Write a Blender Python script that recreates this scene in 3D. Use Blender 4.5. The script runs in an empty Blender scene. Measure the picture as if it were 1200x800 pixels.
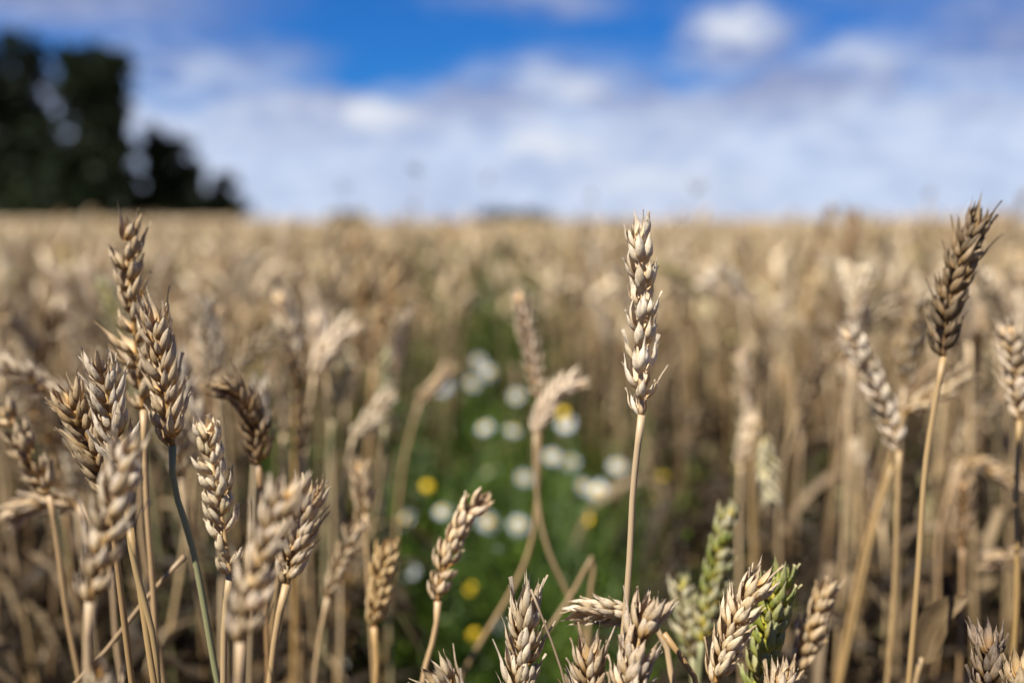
import bpy, math, random
import numpy as np
from mathutils import Vector, Matrix

random.seed(7)
RNG = np.random.default_rng(7)
SC = bpy.context.scene
COL = SC.collection
R = math.radians

# ------------------------------------------------------------------ camera, sky, sun
CAM_H = 0.90
F_PX = 1167.0                      # 35 mm lens on a 36 mm sensor, photograph 1200 px wide
HORIZON = 258.0
PITCH = math.atan((400 - HORIZON) / F_PX)
cam_d = bpy.data.cameras.new('camera')
cam = bpy.data.objects.new('camera', cam_d)
COL.objects.link(cam)
cam.location = (0, 0, CAM_H)
cam.rotation_euler = (R(90) - PITCH, R(0.25), 0)
cam_d.sensor_width = 36
cam_d.lens = 35.0
cam_d.clip_start = 0.01
cam_d.clip_end = 3000
cam_d.dof.use_dof = True
cam_d.dof.focus_distance = 0.402
cam_d.dof.aperture_fstop = 3.4
SC.camera = cam

SUN_EL, SUN_AZ = R(57), R(231)     # azimuth clockwise from +Y (the view direction)
sun_dir = Vector((math.sin(SUN_AZ) * math.cos(SUN_EL), math.cos(SUN_AZ) * math.cos(SUN_EL), math.sin(SUN_EL)))
sd = bpy.data.lights.new('sun', 'SUN')
sd.energy = 5.0
sd.angle = R(0.53)
sd.color = (1.0, 0.965, 0.91)
sun = bpy.data.objects.new('sun', sd)
COL.objects.link(sun)
sun.rotation_euler = sun_dir.to_track_quat('Z', 'Y').to_euler()
sun.location = sun_dir * 50

SC.view_settings.view_transform = 'Standard'
SC.view_settings.look = 'None'
SC.view_settings.gamma = 1
SC.view_settings.exposure = 0.86
SC.cycles.use_denoising = True
SC.cycles.max_bounces = 6
SC.cycles.diffuse_bounces = 3
SC.cycles.transmission_bounces = 3
SC.cycles.transparent_max_bounces = 6
SC.cycles.caustics_reflective = False
SC.cycles.caustics_refractive = False


class NT:
    """small helper to write node trees"""
    def __init__(self, nt):
        self.nt = nt
        nt.nodes.clear()

    def n(self, typ, **kw):
        nd = self.nt.nodes.new(typ)
        for k, v in kw.items():
            if k == 'ins':
                for i, val in v.items():
                    if isinstance(val, bpy.types.NodeSocket):
                        self.nt.links.new(val, nd.inputs[i])
                    else:
                        nd.inputs[i].default_value = val
            else:
                setattr(nd, k, v)
        return nd

    def math(self, op, a, b=None, c=None, clamp=False):
        ins = {0: a}
        if b is not None: ins[1] = b
        if c is not None: ins[2] = c
        return self.n('ShaderNodeMath', operation=op, use_clamp=clamp, ins=ins).outputs[0]

    def vmath(self, op, a, b=None):
        ins = {0: a}
        if b is not None: ins[1] = b
        nd = self.n('ShaderNodeVectorMath', operation=op, ins=ins)
        return nd.outputs['Value'] if op in ('LENGTH', 'DOT_PRODUCT') else nd.outputs[0]

    def mix(self, f, a, b, blend='MIX'):
        nd = self.n('ShaderNodeMix', data_type='RGBA', blend_type=blend)
        for i, v in ((0, f), (6, a), (7, b)):
            if isinstance(v, bpy.types.NodeSocket): self.nt.links.new(v, nd.inputs[i])
            else: nd.inputs[i].default_value = v if i == 0 or len(v) == 4 else (*v, 1)
        return nd.outputs[2]

    def ramp(self, f, stops, interp='LINEAR'):
        nd = self.n('ShaderNodeValToRGB', ins={0: f})
        cr = nd.color_ramp
        cr.interpolation = interp
        while len(cr.elements) < len(stops): cr.elements.new(0.5)
        for e, (p, c) in zip(cr.elements, stops):
            e.position = p
            e.color = (*c, 1) if len(c) == 3 else c
        return nd.outputs[0]

    def noise(self, vec, scale, detail=4, rough=0.55, dist=0.0):
        nd = self.n('ShaderNodeTexNoise', ins={'Vector': vec, 'Scale': scale, 'Detail': detail, 'Roughness': rough, 'Distortion': dist})
        return nd

    def remap(self, v, a, b, c=0.0, d=1.0, smooth=True):
        nd = self.n('ShaderNodeMapRange', ins={0: v, 1: a, 2: b, 3: c, 4: d})
        nd.interpolation_type = 'SMOOTHSTEP' if smooth else 'LINEAR'
        return nd.outputs[0]


def make_world():
    w = bpy.data.worlds.new('World')
    SC.world = w
    w.use_nodes = True
    t = NT(w.node_tree)
    gen = t.n('ShaderNodeTexCoord').outputs['Generated']
    sky = t.n('ShaderNodeTexSky', sky_type='NISHITA', sun_disc=False, sun_elevation=SUN_EL, sun_rotation=SUN_AZ,
              altitude=60, air_density=1.0, dust_density=0.3, ozone_density=2.5)
    # deeper, polarised blue
    blue = t.mix(1.0, sky.outputs[0], (0.13, 0.54, 1.18), 'MULTIPLY')
    sep = t.n('ShaderNodeSeparateXYZ', ins={0: gen})
    az = t.math('ARCTAN2', sep.outputs[0], sep.outputs[1])
    el = t.math('ARCSINE', sep.outputs[2])
    ae = t.n('ShaderNodeCombineXYZ', ins={0: az, 1: el}).outputs[0]
    # cloud texture coordinates: flattened layers
    cv = t.n('ShaderNodeCombineXYZ', ins={0: az, 1: t.math('MULTIPLY', el, 2.6), 2: 3.7}).outputs[0]
    n1 = t.noise(cv, 9.0, 5, 0.6, 0.3)
    n2 = t.noise(cv, 26.0, 4, 0.6)
    n3 = t.noise(cv, 3.1, 3, 0.5)
    warp = t.n('ShaderNodeVectorMath', operation='MULTIPLY_ADD',
               ins={0: t.vmath('SUBTRACT', t.mix(.4, n1.outputs['Color'], n2.outputs['Color']), (0.5, 0.5, 0.5)), 1: (0.26, 0.085, 0), 2: ae}).outputs[0]

    def blob(px, py, rx, ry, amp=1.0):
        a = math.atan((px - 600) / F_PX)
        e = math.atan((HORIZON - py) / F_PX)
        d = t.vmath('MULTIPLY', t.vmath('SUBTRACT', warp, (a, e, 0)), (F_PX / rx, F_PX / ry, 0))
        return t.remap(t.vmath('LENGTH', d), 0.15, 1.15, amp, 0.0)

    def union(lst):
        out = lst[0]
        for b in lst[1:]:
            out = t.math('MAXIMUM', out, b)
        return out
    soft = union([blob(60, 20, 260, 62, .9), blob(260, 95, 150, 55, .75), blob(420, 142, 190, 40, .8), blob(640, 14, 150, 24, .55),
                  blob(860, 60, 95, 60, .85), blob(1010, 92, 120, 46, .8), blob(1180, 110, 190, 150, .8), blob(660, 110, 150, 55, .8),
                  blob(1010, 10, 80, 40, .35)])
    bright = union([blob(430, 138, 62, 22, 1.), blob(868, 38, 58, 28, .95), blob(668, 104, 62, 26, .8), blob(655, 172, 62, 26, .9),
                    blob(1000, 84, 66, 26, .75), blob(250, 85, 60, 24, .35), blob(640, 12, 110, 14, .35), blob(330, 90, 40, 22, .3),
                    blob(780, 215, 160, 30, .45)])
    # the bank of high cloud lower down
    bank = t.math('MULTIPLY', t.remap(t.math('ADD', el, t.math('MULTIPLY', t.math('SUBTRACT', n1.outputs[0], .5), .16)), 0.155, 0.105), t.remap(n3.outputs[0], 0.2, 0.45, 0.72, 1.0))
    # outside the view: thin broken clouds added to set the fill light
    high = t.math('MULTIPLY', t.remap(n1.outputs[0], 0.48, 0.66), t.remap(el, 0.24, 0.36, 0, 0.2))
    behind = t.math('MULTIPLY', t.remap(n1.outputs[0], 0.45, 0.62), t.remap(sep.outputs[1], 0.75, 0.55, 0, 0.2))
    rough_ = t.remap(n2.outputs[0], 0.25, 0.65, 0.82, 1.0)
    cover = t.math('MULTIPLY', t.math('MAXIMUM', t.math('MAXIMUM', union([soft, bank]), high), behind), rough_, clamp=True)
    shade = t.remap(t.math('ADD', t.math('MULTIPLY', n1.outputs[0], .6), t.math('MULTIPLY', n2.outputs[0], .4)), 0.42, 0.60)
    cloud = t.mix(shade, (3.2, 3.7, 5.9), (5.9, 6.7, 8.7))
    cloud = t.mix(t.remap(el, 0.15, 0.06, 0, 0.6), cloud, (7.8, 8.9, 11.2))
    cloud = t.mix(t.remap(el, 0.12, 0.23, 0, 0.6), cloud, (2.7, 3.0, 4.9))
    cloud = t.mix(t.math('MULTIPLY', bright, t.remap(n2.outputs[0], 0.2, 0.55, 0.6, 1.0)), cloud, (9.2, 9.5, 10.2))
    blue = t.mix(t.remap(el, 0.26, 0.5), blue, (0.5, 0.5, 0.5), 'MULTIPLY')  # unseen sky overhead darkened to cut the fill light
    col = t.mix(t.math('MAXIMUM', cover, t.math('MULTIPLY', bright, 0.95)), blue, cloud)
    bg = t.n('ShaderNodeBackground', ins={0: col, 1: 0.050})
    out = t.n('ShaderNodeOutputWorld')
    w.node_tree.links.new(bg.outputs[0], out.inputs[0])


make_world()
cam_mat = (Matrix.Translation(cam.location) @ cam.rotation_euler.to_matrix().to_4x4())


def P(px, py, d):
    """the point of the place that the lens sees at (px, py) of the photograph at depth d"""
    return cam_mat @ Vector(((px - 600) / F_PX * d, (400 - py) / F_PX * d, -d))


# ------------------------------------------------------------------ materials
def new_mat(name):
    m = bpy.data.materials.new(name)
    m.use_nodes = True
    return m, NT(m.node_tree)


def finish(m, t, color, rough=0.6, transl=0.0, tcol=None, bump=None, spec=0.3, sheen=0.0):
    ins = {'Base Color': color, 'Roughness': rough, 'Specular IOR Level': spec}
    if bump is not None: ins['Normal'] = bump
    b = t.n('ShaderNodeBsdfPrincipled', ins=ins)
    sh = b.outputs[0]
    if transl:
        tr = t.n('ShaderNodeBsdfTranslucent', ins={0: tcol if tcol is not None else color})
        sh = t.n('ShaderNodeMixShader', ins={0: transl, 1: sh, 2: tr.outputs[0]}).outputs[0]
    o = t.n('ShaderNodeOutputMaterial')
    m.node_tree.links.new(sh, o.inputs[0])
    return m


def tint_source(t, attr):
    """per-plant tint: object colour (rgb) and greenness (alpha), or a stored attribute on the merged stand"""
    if attr:
        a = t.n('ShaderNodeAttribute', attribute_name='tint')
        return a.outputs['Color'], a.outputs['Alpha'], 0.5
    oi = t.n('ShaderNodeObjectInfo')
    return oi.outputs['Color'], oi.outputs['Alpha'], oi.outputs['Random']


def husk_material(name, attr=False):
    m, t = new_mat(name)
    tint, green, rnd = tint_source(t, attr)
    uv = t.n('ShaderNodeUVMap', uv_map='UVMap').outputs[0]
    s = t.n('ShaderNodeSeparateXYZ', ins={0: uv})
    u, v = t.math('FRACT', s.outputs[0]), s.outputs[1]
    hid = t.n('ShaderNodeTexWhiteNoise', noise_dimensions='1D', ins={1: t.math('ADD', t.math('FLOOR', s.outputs[0]), t.math('MULTIPLY', rnd, 57.3))}).outputs
    obj = t.n('ShaderNodeTexCoord').outputs['Object']
    off = t.vmath('ADD', obj, t.n('ShaderNodeCombineXYZ', ins={0: rnd, 1: rnd, 2: rnd}).outputs[0])
    nz = t.noise(off, 260.0, 4, 0.6).outputs[0]
    nzb = t.noise(off, 900.0, 3, 0.6).outputs[0]
    vn = t.math('ADD', v, t.math('MULTIPLY', t.math('SUBTRACT', nz, 0.5), 0.35))
    base = t.ramp(vn, [(0.0, (.36, .20, .05)), (0.18, (.60, .40, .155)), (0.36, (.73, .61, .395)), (0.65, (.79, .71, .55)), (1.0, (.73, .64, .49))])
    # nerves running along the husk
    nv = t.noise(t.n('ShaderNodeCombineXYZ', ins={0: t.math('MULTIPLY', u, 9.0), 1: t.math('MULTIPLY', v, 0.7), 2: rnd}).outputs[0], 2.2, 3, 0.7).outputs[0]
    base = t.mix(t.remap(nv, 0.48, 0.66, 0, 0.65), base, (.36, .235, .12))
    # greyish margin, its colour deepened for the shade between husks, and weathered specks
    edge = t.remap(t.math('ABSOLUTE', t.math('SUBTRACT', u, 0.5)), 0.34, 0.5)
    base = t.mix(t.math('MULTIPLY', edge, t.remap(nz, 0.35, 0.6, 0.4, 0.95)), base, (.22, .15, .09))
    base = t.mix(t.remap(nzb, 0.62, 0.71, 0, 0.75), base, (.10, .075, .06))
    base = t.mix(t.remap(nz, 0.54, 0.70, 0, 0.7), base, (.31, .255, .18))
    base = t.mix(t.remap(hid[0], 0.55, 1.0, 0, 0.6), base, (.42, .30, .14))      # some husks browner than others
    base = t.mix(t.remap(hid[0], 0.25, 0.0, 0, 0.5), base, (.60, .53, .45))
    tr = t.n('ShaderNodeSeparateColor', ins={0: tint}).outputs[0]
    base = t.mix(t.math('MULTIPLY', t.math('SUBTRACT', tr, 1.06), 1.5, clamp=True), base, (.70, .615, .50))      # bleached plants lose the brown husk bases
    base = t.mix(1.0, base, tint, 'MULTIPLY')
    grn = t.ramp(vn, [(0.0, (.50, .42, .02)), (0.25, (.33, .33, .03)), (0.5, (.19, .23, .04)), (0.75, (.30, .30, .10)), (1.0, (.60, .50, .27))])
    base = t.mix(t.math('MULTIPLY', green, t.remap(nz, 0.3, 0.6, 0.65, 1.0)), base, grn)
    hgt = t.math('ADD', t.math('MULTIPLY', nv, 0.7), t.math('MULTIPLY', nzb, 0.3))
    bmp = t.n('ShaderNodeBump', ins={'Strength': 0.8, 'Distance': 0.0007, 'Height': hgt}).outputs[0]
    return finish(m, t, base, 0.5, 0.16, None, bmp, 0.35)


def stalk_material(name, attr=False):
    m, t = new_mat(name)
    tint, green, rnd = tint_source(t, attr)
    uv = t.n('ShaderNodeUVMap', uv_map='UVMap').outputs[0]
    s = t.n('ShaderNodeSeparateXYZ', ins={0: uv})
    vec = t.n('ShaderNodeCombineXYZ', ins={0: t.math('MULTIPLY', s.outputs[0], 9.0), 1: t.math('MULTIPLY', s.outputs[1], 8.0), 2: t.math('MULTIPLY', rnd, 9.0)}).outputs[0]
    n1 = t.noise(vec, 1.6, 4, 0.65).outputs[0]
    vec2 = t.n('ShaderNodeCombineXYZ', ins={0: s.outputs[0], 1: t.math('MULTIPLY', s.outputs[1], 14.0), 2: rnd}).outputs[0]
    n2 = t.noise(vec2, 1.2, 3, 0.6).outputs[0]
    c = t.ramp(n1, [(0.2, (.15, .095, .045)), (0.45, (.31, .205, .088)), (0.7, (.46, .34, .18))])
    c = t.mix(t.remap(n2, 0.45, 0.7, 0, 0.6), c, (.36, .25, .15))
    # paler towards the ear, browner towards the root
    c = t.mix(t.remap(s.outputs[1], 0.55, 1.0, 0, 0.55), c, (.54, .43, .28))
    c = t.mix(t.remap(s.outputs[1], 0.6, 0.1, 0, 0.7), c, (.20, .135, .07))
    for nd in (.22, .52):                             # dark joints
        ring = t.remap(t.math('ABSOLUTE', t.math('SUBTRACT', s.outputs[1], nd)), 0.004, 0.012, .75, 0)
        c = t.mix(ring, c, (.10, .06, .03))
    c = t.mix(1.0, c, tint, 'MULTIPLY')
    c = t.mix(t.math('MULTIPLY', green, 0.9), c, (.19, .25, .10))
    bmp = t.n('ShaderNodeBump', ins={'Strength': 0.3, 'Distance': 0.0005, 'Height': n1}).outputs[0]
    return finish(m, t, c, 0.42, 0.0, None, bmp, 0.4)


def plain(name, col, col2, scale=60, rough=0.55, transl=0.0, spec=0.3):
    m, t = new_mat(name)
    oi = t.n('ShaderNodeObjectInfo').outputs['Random']
    obj = t.n('ShaderNodeTexCoord').outputs['Object']
    nz = t.noise(t.vmath('ADD', obj, t.n('ShaderNodeCombineXYZ', ins={0: oi, 1: oi, 2: oi}).outputs[0]), scale, 4, 0.6).outputs[0]
    c = t.mix(t.remap(nz, 0.35, 0.65), (*col, 1), (*col2, 1))
    return finish(m, t, c, rough, transl, None, None, spec)


M_HUSK = husk_material('wheat_husk')
M_HUSK_MASS = husk_material('wheat_husk_stand', True)
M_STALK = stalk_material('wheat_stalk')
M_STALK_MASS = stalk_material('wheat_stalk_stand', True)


def leaf_material(name, attr=False):
    m, t = new_mat(name)
    tint, green, rnd = tint_source(t, attr)
    uv = t.n('ShaderNodeUVMap', uv_map='UVMap').outputs[0]
    obj = t.n('ShaderNodeTexCoord').outputs['Object']
    s = t.n('ShaderNodeSeparateXYZ', ins={0: uv})
    v = t.n('ShaderNodeCombineXYZ', ins={0: t.math('MULTIPLY', s.outputs[0], 10.), 1: t.math('MULTIPLY', s.outputs[1], 3.), 2: t.math('MULTIPLY', rnd, 9.)}).outputs[0]
    a = t.noise(v, 1.5, 4, .6).outputs[0]
    b = t.noise(obj, 45., 3, .6).outputs[0]
    c = t.ramp(a, [(.25, (.12, .085, .05)), (.5, (.22, .165, .10)), (.75, (.36, .285, .19))])
    c = t.mix(t.remap(b, .5, .7, 0, .7), c, (.14, .10, .065))
    c = t.mix(1., c, tint, 'MULTIPLY')
    c = t.mix(t.math('MULTIPLY', green, .8), c, (.13, .19, .05))
    return finish(m, t, c, .6, .22, None, None, .2)


M_LEAF = leaf_material('dry_leaf')
M_LEAF_MASS = leaf_material('dry_leaf_stand', True)
M_PETAL = plain('daisy_petal', (.64, .67, .69), (.54, .58, .61), 200, 0.5, 0.25)
M_DISC = plain('daisy_disc', (.86, .56, .02), (.70, .48, .02), 500, 0.7)
M_WEED = plain('weed_green', (.014, .036, .004), (.11, .17, .016), 11, 0.5, 0.25)
M_WEED_STEM = plain('weed_stem', (.07, .14, .025), (.12, .17, .04), 40, 0.5)
M_GRASS = plain('tall_grass', (.25, .19, .12), (.16, .14, .11), 30, 0.6, 0.1)
M_BARK = plain('bark', (.05, .038, .028), (.03, .024, .018), 4, 0.9)
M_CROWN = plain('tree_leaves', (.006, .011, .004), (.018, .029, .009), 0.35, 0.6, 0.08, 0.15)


def ground_material():
    m, t = new_mat('soil')
    obj = t.n('ShaderNodeTexCoord').outputs['Object']
    a = t.noise(obj, 14, 6, 0.65).outputs[0]
    b = t.noise(obj, 90, 4, 0.6).outputs[0]
    c = t.ramp(a, [(0.3, (.030, .020, .012)), (0.55, (.062, .042, .025)), (0.75, (.11, .08, .045))])
    c = t.mix(t.remap(b, 0.55, 0.7, 0, 0.6), c, (.17, .125, .065))
    bmp = t.n('ShaderNodeBump', ins={'Strength': 0.8, 'Distance': 0.02, 'Height': b}).outputs[0]
    return finish(m, t, c, 0.95, 0, None, bmp, 0.1)


def canopy_material():
    m, t = new_mat('far_wheat')
    obj = t.n('ShaderNodeTexCoord').outputs['Object']
    a = t.noise(obj, 9, 5, 0.65).outputs[0]
    b = t.noise(obj, 0.22, 3, 0.55).outputs[0]
    c = t.ramp(a, [(0.3, (.24, .165, .085)), (0.5, (.46, .34, .20)), (0.7, (.62, .50, .34))])
    c = t.mix(t.remap(b, 0.5, 0.75, 0, 0.35), c, (.26, .24, .09))
    return finish(m, t, c, 0.8, 0, None, None, 0.1)


M_SOIL = ground_material()
M_CANOPY = canopy_material()


# ------------------------------------------------------------------ mesh helpers
class MB:
    """collects vertices, faces and uvs for ONE mesh"""
    def __init__(self):
        self.v, self.f, self.uv, self.mi = [], [], [], []
        self.n = 0

    def add(self, verts, faces, uvs, mat=0):
        self.v.append(np.asarray(verts, float))
        self.f.extend([tuple(i + self.n for i in f) for f in faces])
        self.uv.append(np.asarray(uvs, float))
        self.mi.extend([mat] * len(faces))
        self.n += len(verts)
        return self

    def arrays(self):
        return np.concatenate(self.v), self.f, np.concatenate(self.uv), self.mi

    def mesh(self, name, mats, smooth=True):
        v, f, uv, mi = self.arrays()
        me = bpy.data.meshes.new(name)
        me.from_pydata(v.tolist(), [], f)
        lay = me.uv_layers.new(name='UVMap')
        idx = np.empty(len(me.loops), dtype=np.int32)
        me.loops.foreach_get('vertex_index', idx)
        lay.data.foreach_set('uv', uv[idx].astype(np.float32).ravel())
        for m in mats: me.materials.append(m)
        if len(mats) > 1: me.polygons.foreach_set('material_index', np.array(mi, dtype=np.int32))
        if smooth: me.polygons.foreach_set('use_smooth', np.ones(len(me.polygons), dtype=bool))
        me.update()
        return me


def link(name, data, parent=None, color=None):
    o = bpy.data.objects.new(name, data)
    COL.objects.link(o)
    if parent is not None: o.parent = parent
    if color is not None: o.color = color
    return o


def tag(o, label, cat, group=None):
    o['label'] = label
    o['category'] = cat
    if group: o['group'] = group
    return o


def grid_faces(nu, nv, wrap=False):
    out = []
    for j in range(nv - 1):
        for i in range(nu if wrap else nu - 1):
            a, b = j * nu + i, j * nu + (i + 1) % nu
            out.append((a, b, b + nu, a + nu))
    return out


def spline(pts, n):
    """smooth curve through pts (k,3) with chord-length tangents (no overshoot), n samples evenly by length"""
    p = np.asarray(pts, float)
    if len(p) == 2:
        return p[0] + (p[1] - p[0]) * np.linspace(0, 1, n)[:, None]
    h = np.maximum(np.linalg.norm(np.diff(p, axis=0), axis=1), 1e-6)[:, None]
    sl = np.diff(p, axis=0) / h
    m = np.zeros_like(p)
    m[1:-1] = (sl[:-1] * h[1:] + sl[1:] * h[:-1]) / (h[:-1] + h[1:])
    m[0], m[-1] = 1.5 * sl[0] - .5 * m[1], 1.5 * sl[-1] - .5 * m[-2]
    segs = []
    for i in range(len(p) - 1):
        t = np.linspace(0, 1, 20, endpoint=False)[:, None]
        segs.append((2 * t ** 3 - 3 * t ** 2 + 1) * p[i] + (t ** 3 - 2 * t ** 2 + t) * h[i] * m[i]
                    + (3 * t ** 2 - 2 * t ** 3) * p[i + 1] + (t ** 3 - t ** 2) * h[i] * m[i + 1])
    s = np.vstack(segs + [p[-1:]])
    L = np.concatenate([[0], np.cumsum(np.linalg.norm(np.diff(s, axis=0), axis=1))])
    tt = np.linspace(0, L[-1], n)
    return np.stack([np.interp(tt, L, s[:, k]) for k in range(3)], 1)


def frames(pts, ref):
    """tangent, normal, binormal along pts; normal stays near ref"""
    T = np.gradient(pts, axis=0)
    T /= np.linalg.norm(T, axis=1)[:, None] + 1e-12
    ref = np.asarray(ref, float)
    Ns = []
    for t in T:
        n = ref - t * ref.dot(t)
        if np.linalg.norm(n) < 1e-4: n = np.array([1, 0, 0]) - t * t[0]
        n /= np.linalg.norm(n)
        ref = n
        Ns.append(n)
    N = np.array(Ns)
    return T, N, np.cross(T, N)


def tube(pts, rad, sides=8, ref=(0.3, 1, 0.1), cap=True):
    pts = np.asarray(pts, float)
    n = len(pts)
    rad = np.broadcast_to(np.asarray(rad, float), (n,))
    T, N, B = frames(pts, ref)
    a = np.linspace(0, 2 * np.pi, sides, endpoint=False)
    V = pts[:, None, :] + rad[:, None, None] * (np.cos(a)[None, :, None] * N[:, None, :] + np.sin(a)[None, :, None] * B[:, None, :])
    f = grid_faces(sides, n, True)
    uv = np.stack(np.broadcast_arrays(np.abs(a / np.pi - 1)[None, :], np.linspace(0, 1, n)[:, None]), -1).reshape(-1, 2)
    if cap: f += [tuple(range(sides))[::-1], tuple(range((n - 1) * sides, n * sides))]
    return V.reshape(-1, 3), f, uv


PROF_T = np.array([0, .06, .16, .30, .45, .60, .72, .80, .86, .92, 1.0])
PROF_W = np.array([.30, .58, .86, 1.0, .97, .80, .56, .34, .17, .09, .015])


def husk(L, W, B, wrap=1.6, beak=1.0, curl=0.0, nu=7, nv=10, rg=None):
    """one papery husk: boat shaped, keeled, drawn out to a beak; base at the origin, convex side to +x"""
    t = np.concatenate([np.linspace(0, .8, nv - 3), [.87, .94, 1.0]])
    w = np.interp(t, PROF_T, PROF_W)
    z = np.where(t <= .8, t / .8 * L, L + (t - .8) / .2 * L * .42 * beak)
    u = np.linspace(-1, 1, nu)
    ph = u * wrap
    y = (W / 2) * w[:, None] * np.sin(ph)[None, :] / max(math.sin(min(wrap, math.pi / 2)), .5)
    x = B * w[:, None] * (np.cos(ph) - math.cos(wrap))[None, :] / (1 - math.cos(wrap))
    x = x + .16 * B * (w[:, None]) * np.exp(-(u / .16) ** 2)[None, :]
    zz = np.broadcast_to(z[:, None], x.shape)
    x = x + (B * .55 * np.sin(np.clip(t, 0, .9) / .9 * np.pi))[:, None] + curl * L * (np.clip(t - .55, 0, 1) ** 2)[:, None]
    if rg is not None:
        x = x + rg.normal(0, .05 * B, x.shape) + B * rg.normal(0, .22) * u[None, :] * t[:, None]
        y = y + rg.normal(0, .02 * W, x.shape) * w[:, None]
    V = np.stack([x, y, zz], -1).reshape(-1, 3)
    uv = np.stack(np.broadcast_arrays((u / 2 + .5)[None, :], t[:, None]), -1).reshape(-1, 2)
    return V, grid_faces(nu, nv), uv


def rot(axis, a):
    return np.array(Matrix.Rotation(a, 3, axis))


def spikelet(rg, nu=7, nv=10, open_=1.0, beak=1.0, fat=1.0):
    """glumes, two lemmas and the upper floret; base at origin, outward +x, breadth y, up z.  unit: metres, 1x = big husk"""
    mb = MB()
    r = lambda s: rg.normal(0, s)
    K = [0]

    def put(V, f, uv):
        uv = uv.copy(); uv[:, 0] = .01 + .98 * uv[:, 0] + K[0]; K[0] += 1
        mb.add(V, f, uv)
    for s in (-1, 1):
        V, f, uv = husk(.0090 * (1 + r(.10)), .0039, .0012, 1.2, .65 * beak * (1 + r(.3)), .16 + r(.16), nu, nv, rg)
        M = rot('Y', R(4 * open_ + r(6))) @ rot('X', R(-s * (21 * open_ + r(8)))) @ rot('Z', s * R(64 + r(14)))
        put(V @ M.T + np.array([.0000, s * .0013, 0]), f, uv)
        V, f, uv = husk(.0112 * (1 + r(.08)), .0041 * fat, .0015 * fat, 1.6, 1.0 * beak * (1 + r(.35)), .10 + r(.15), nu, nv, rg)
        M = rot('Y', R(8 * open_ + r(6))) @ rot('X', R(-s * (12 * open_ + r(5)))) @ rot('Z', s * R(38 + r(14)))
        put(V @ M.T + np.array([.0006, s * .0010, .0012]), f, uv)
    L = (.0095 if rg.random() < .75 else .0066)
    V, f, uv = husk(L * (1 + r(.10)), .0034 * fat, .0015 * fat, 1.65, .8 * beak * (1 + r(.4)), .08 + r(.18), nu, nv, rg)
    M = rot('Y', R(11 * open_ + r(8))) @ rot('X', R(r(8))) @ rot('Z', R(r(22)))
    put(V @ M.T + np.array([.0011, r(.0005), .0034]), f, uv)
    return mb


rgS = np.random.default_rng(11)
SPIKE_FINE = [spikelet(rgS, 9, 12, .70 + .045 * i, .7 + .12 * (i % 5), 1.08) for i in range(12)]
SPIKE_PLUMP_ME = [spikelet(rgS, 9, 12, .5 + .04 * i, .35 + .1 * (i % 3), 1.26).mesh('spikelet', [M_HUSK]) for i in range(6)]
SPIKE_FINE_ME = [m.mesh('spikelet', [M_HUSK]) for m in SPIKE_FINE]
SPIKE_MID = [spikelet(rgS, 5, 7, .8 + .08 * i, .6 + .2 * (i % 3)) for i in range(6)]


def ear_layout(axis, ref, n, scale, rg, open_=1.0, taper=True, drop=True):
    """matrices of the spikelets of an ear along the curve axis (base -> tip)"""
    pts = spline(axis, 40)
    T, N, B = frames(pts, ref)
    L = np.linalg.norm(np.diff(pts, axis=0), axis=1).sum()
    out = []
    top = max(0.0, 1 - .0125 * scale / L)
    for i in range(n):
        a = (i + .15) / (n - .4) * top
        k = min(int(a * 39), 39)
        side = 1 if i % 2 else -1
        t, nn, bb = T[k], N[k] * side, B[k] * side
        tw = rg.normal(0, .14)
        ox = nn * math.cos(tw) + bb * math.sin(tw)
        oy = np.cross(t, ox)
        if drop and rg.random() < .03 and i > 1: continue          # a spikelet broken off
        tilt = R(10 + 8 * open_ + rg.normal(0, 6) - 8 * a)
        X = ox * math.cos(tilt) - t * math.sin(tilt)
        Z = t * math.cos(tilt) + ox * math.sin(tilt)
        s = scale * (1 + rg.normal(0, .05))
        if taper: s *= .80 + .20 * min(1, a * 5) - .14 * max(0, (a - .7) / .3)
        out.append((np.stack([X, oy, Z], 1), pts[k] + ox * .0008 * scale, s))
    t, nn, bb = T[-1], N[-1], B[-1]
    p = pts[int(top * 39)]
    out.append((np.stack([bb, -nn, t], 1), p, scale * .95))
    return pts[:max(4, int(top * 39))], out


def ear_merged(axis, ref, n, scale, rg, pool, open_=1.0):
    pts, lay = ear_layout(axis, ref, n, scale, rg, open_)
    mb = MB()
    V, f, uv = tube(pts, np.linspace(.0012, .0006, len(pts)) * scale, 5)
    uv = uv.copy(); uv[:, 1] *= .2
    mb.add(V, f, uv)
    for M, p, s in lay:
        V, f, uv, _ = pool[rg.integers(len(pool))].arrays()
        mb.add(V * s @ M.T + p, f, uv)
    return mb


def leaf_strip(pts, width, up, fold=.25, seg=14, v0=.55):
    """dry leaf blade along pts"""
    p = spline(pts, seg)
    T, N, B = frames(p, up)
    t = np.linspace(0, 1, seg)
    w = width * np.interp(t, [0, .12, .5, .85, 1], [.45, .9, 1, .55, .03])
    tw = np.linspace(0, 1.1, seg)
    rows = []
    for k in range(seg):
        side = B[k] * math.cos(tw[k]) + N[k] * math.sin(tw[k])
        nor = N[k] * math.cos(tw[k]) - B[k] * math.sin(tw[k])
        for u in (-1, -.5, 0, .5, 1):
            rows.append(p[k] + side * u * w[k] / 2 + nor * abs(u) * w[k] * fold)
    uv = [((u + 1) / 2, .4 * t[k] * (v0 > .5) + v0) for k in range(seg) for u in (-1, -.5, 0, .5, 1)]
    return np.array(rows), grid_faces(5, seg), np.array(uv)


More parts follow.
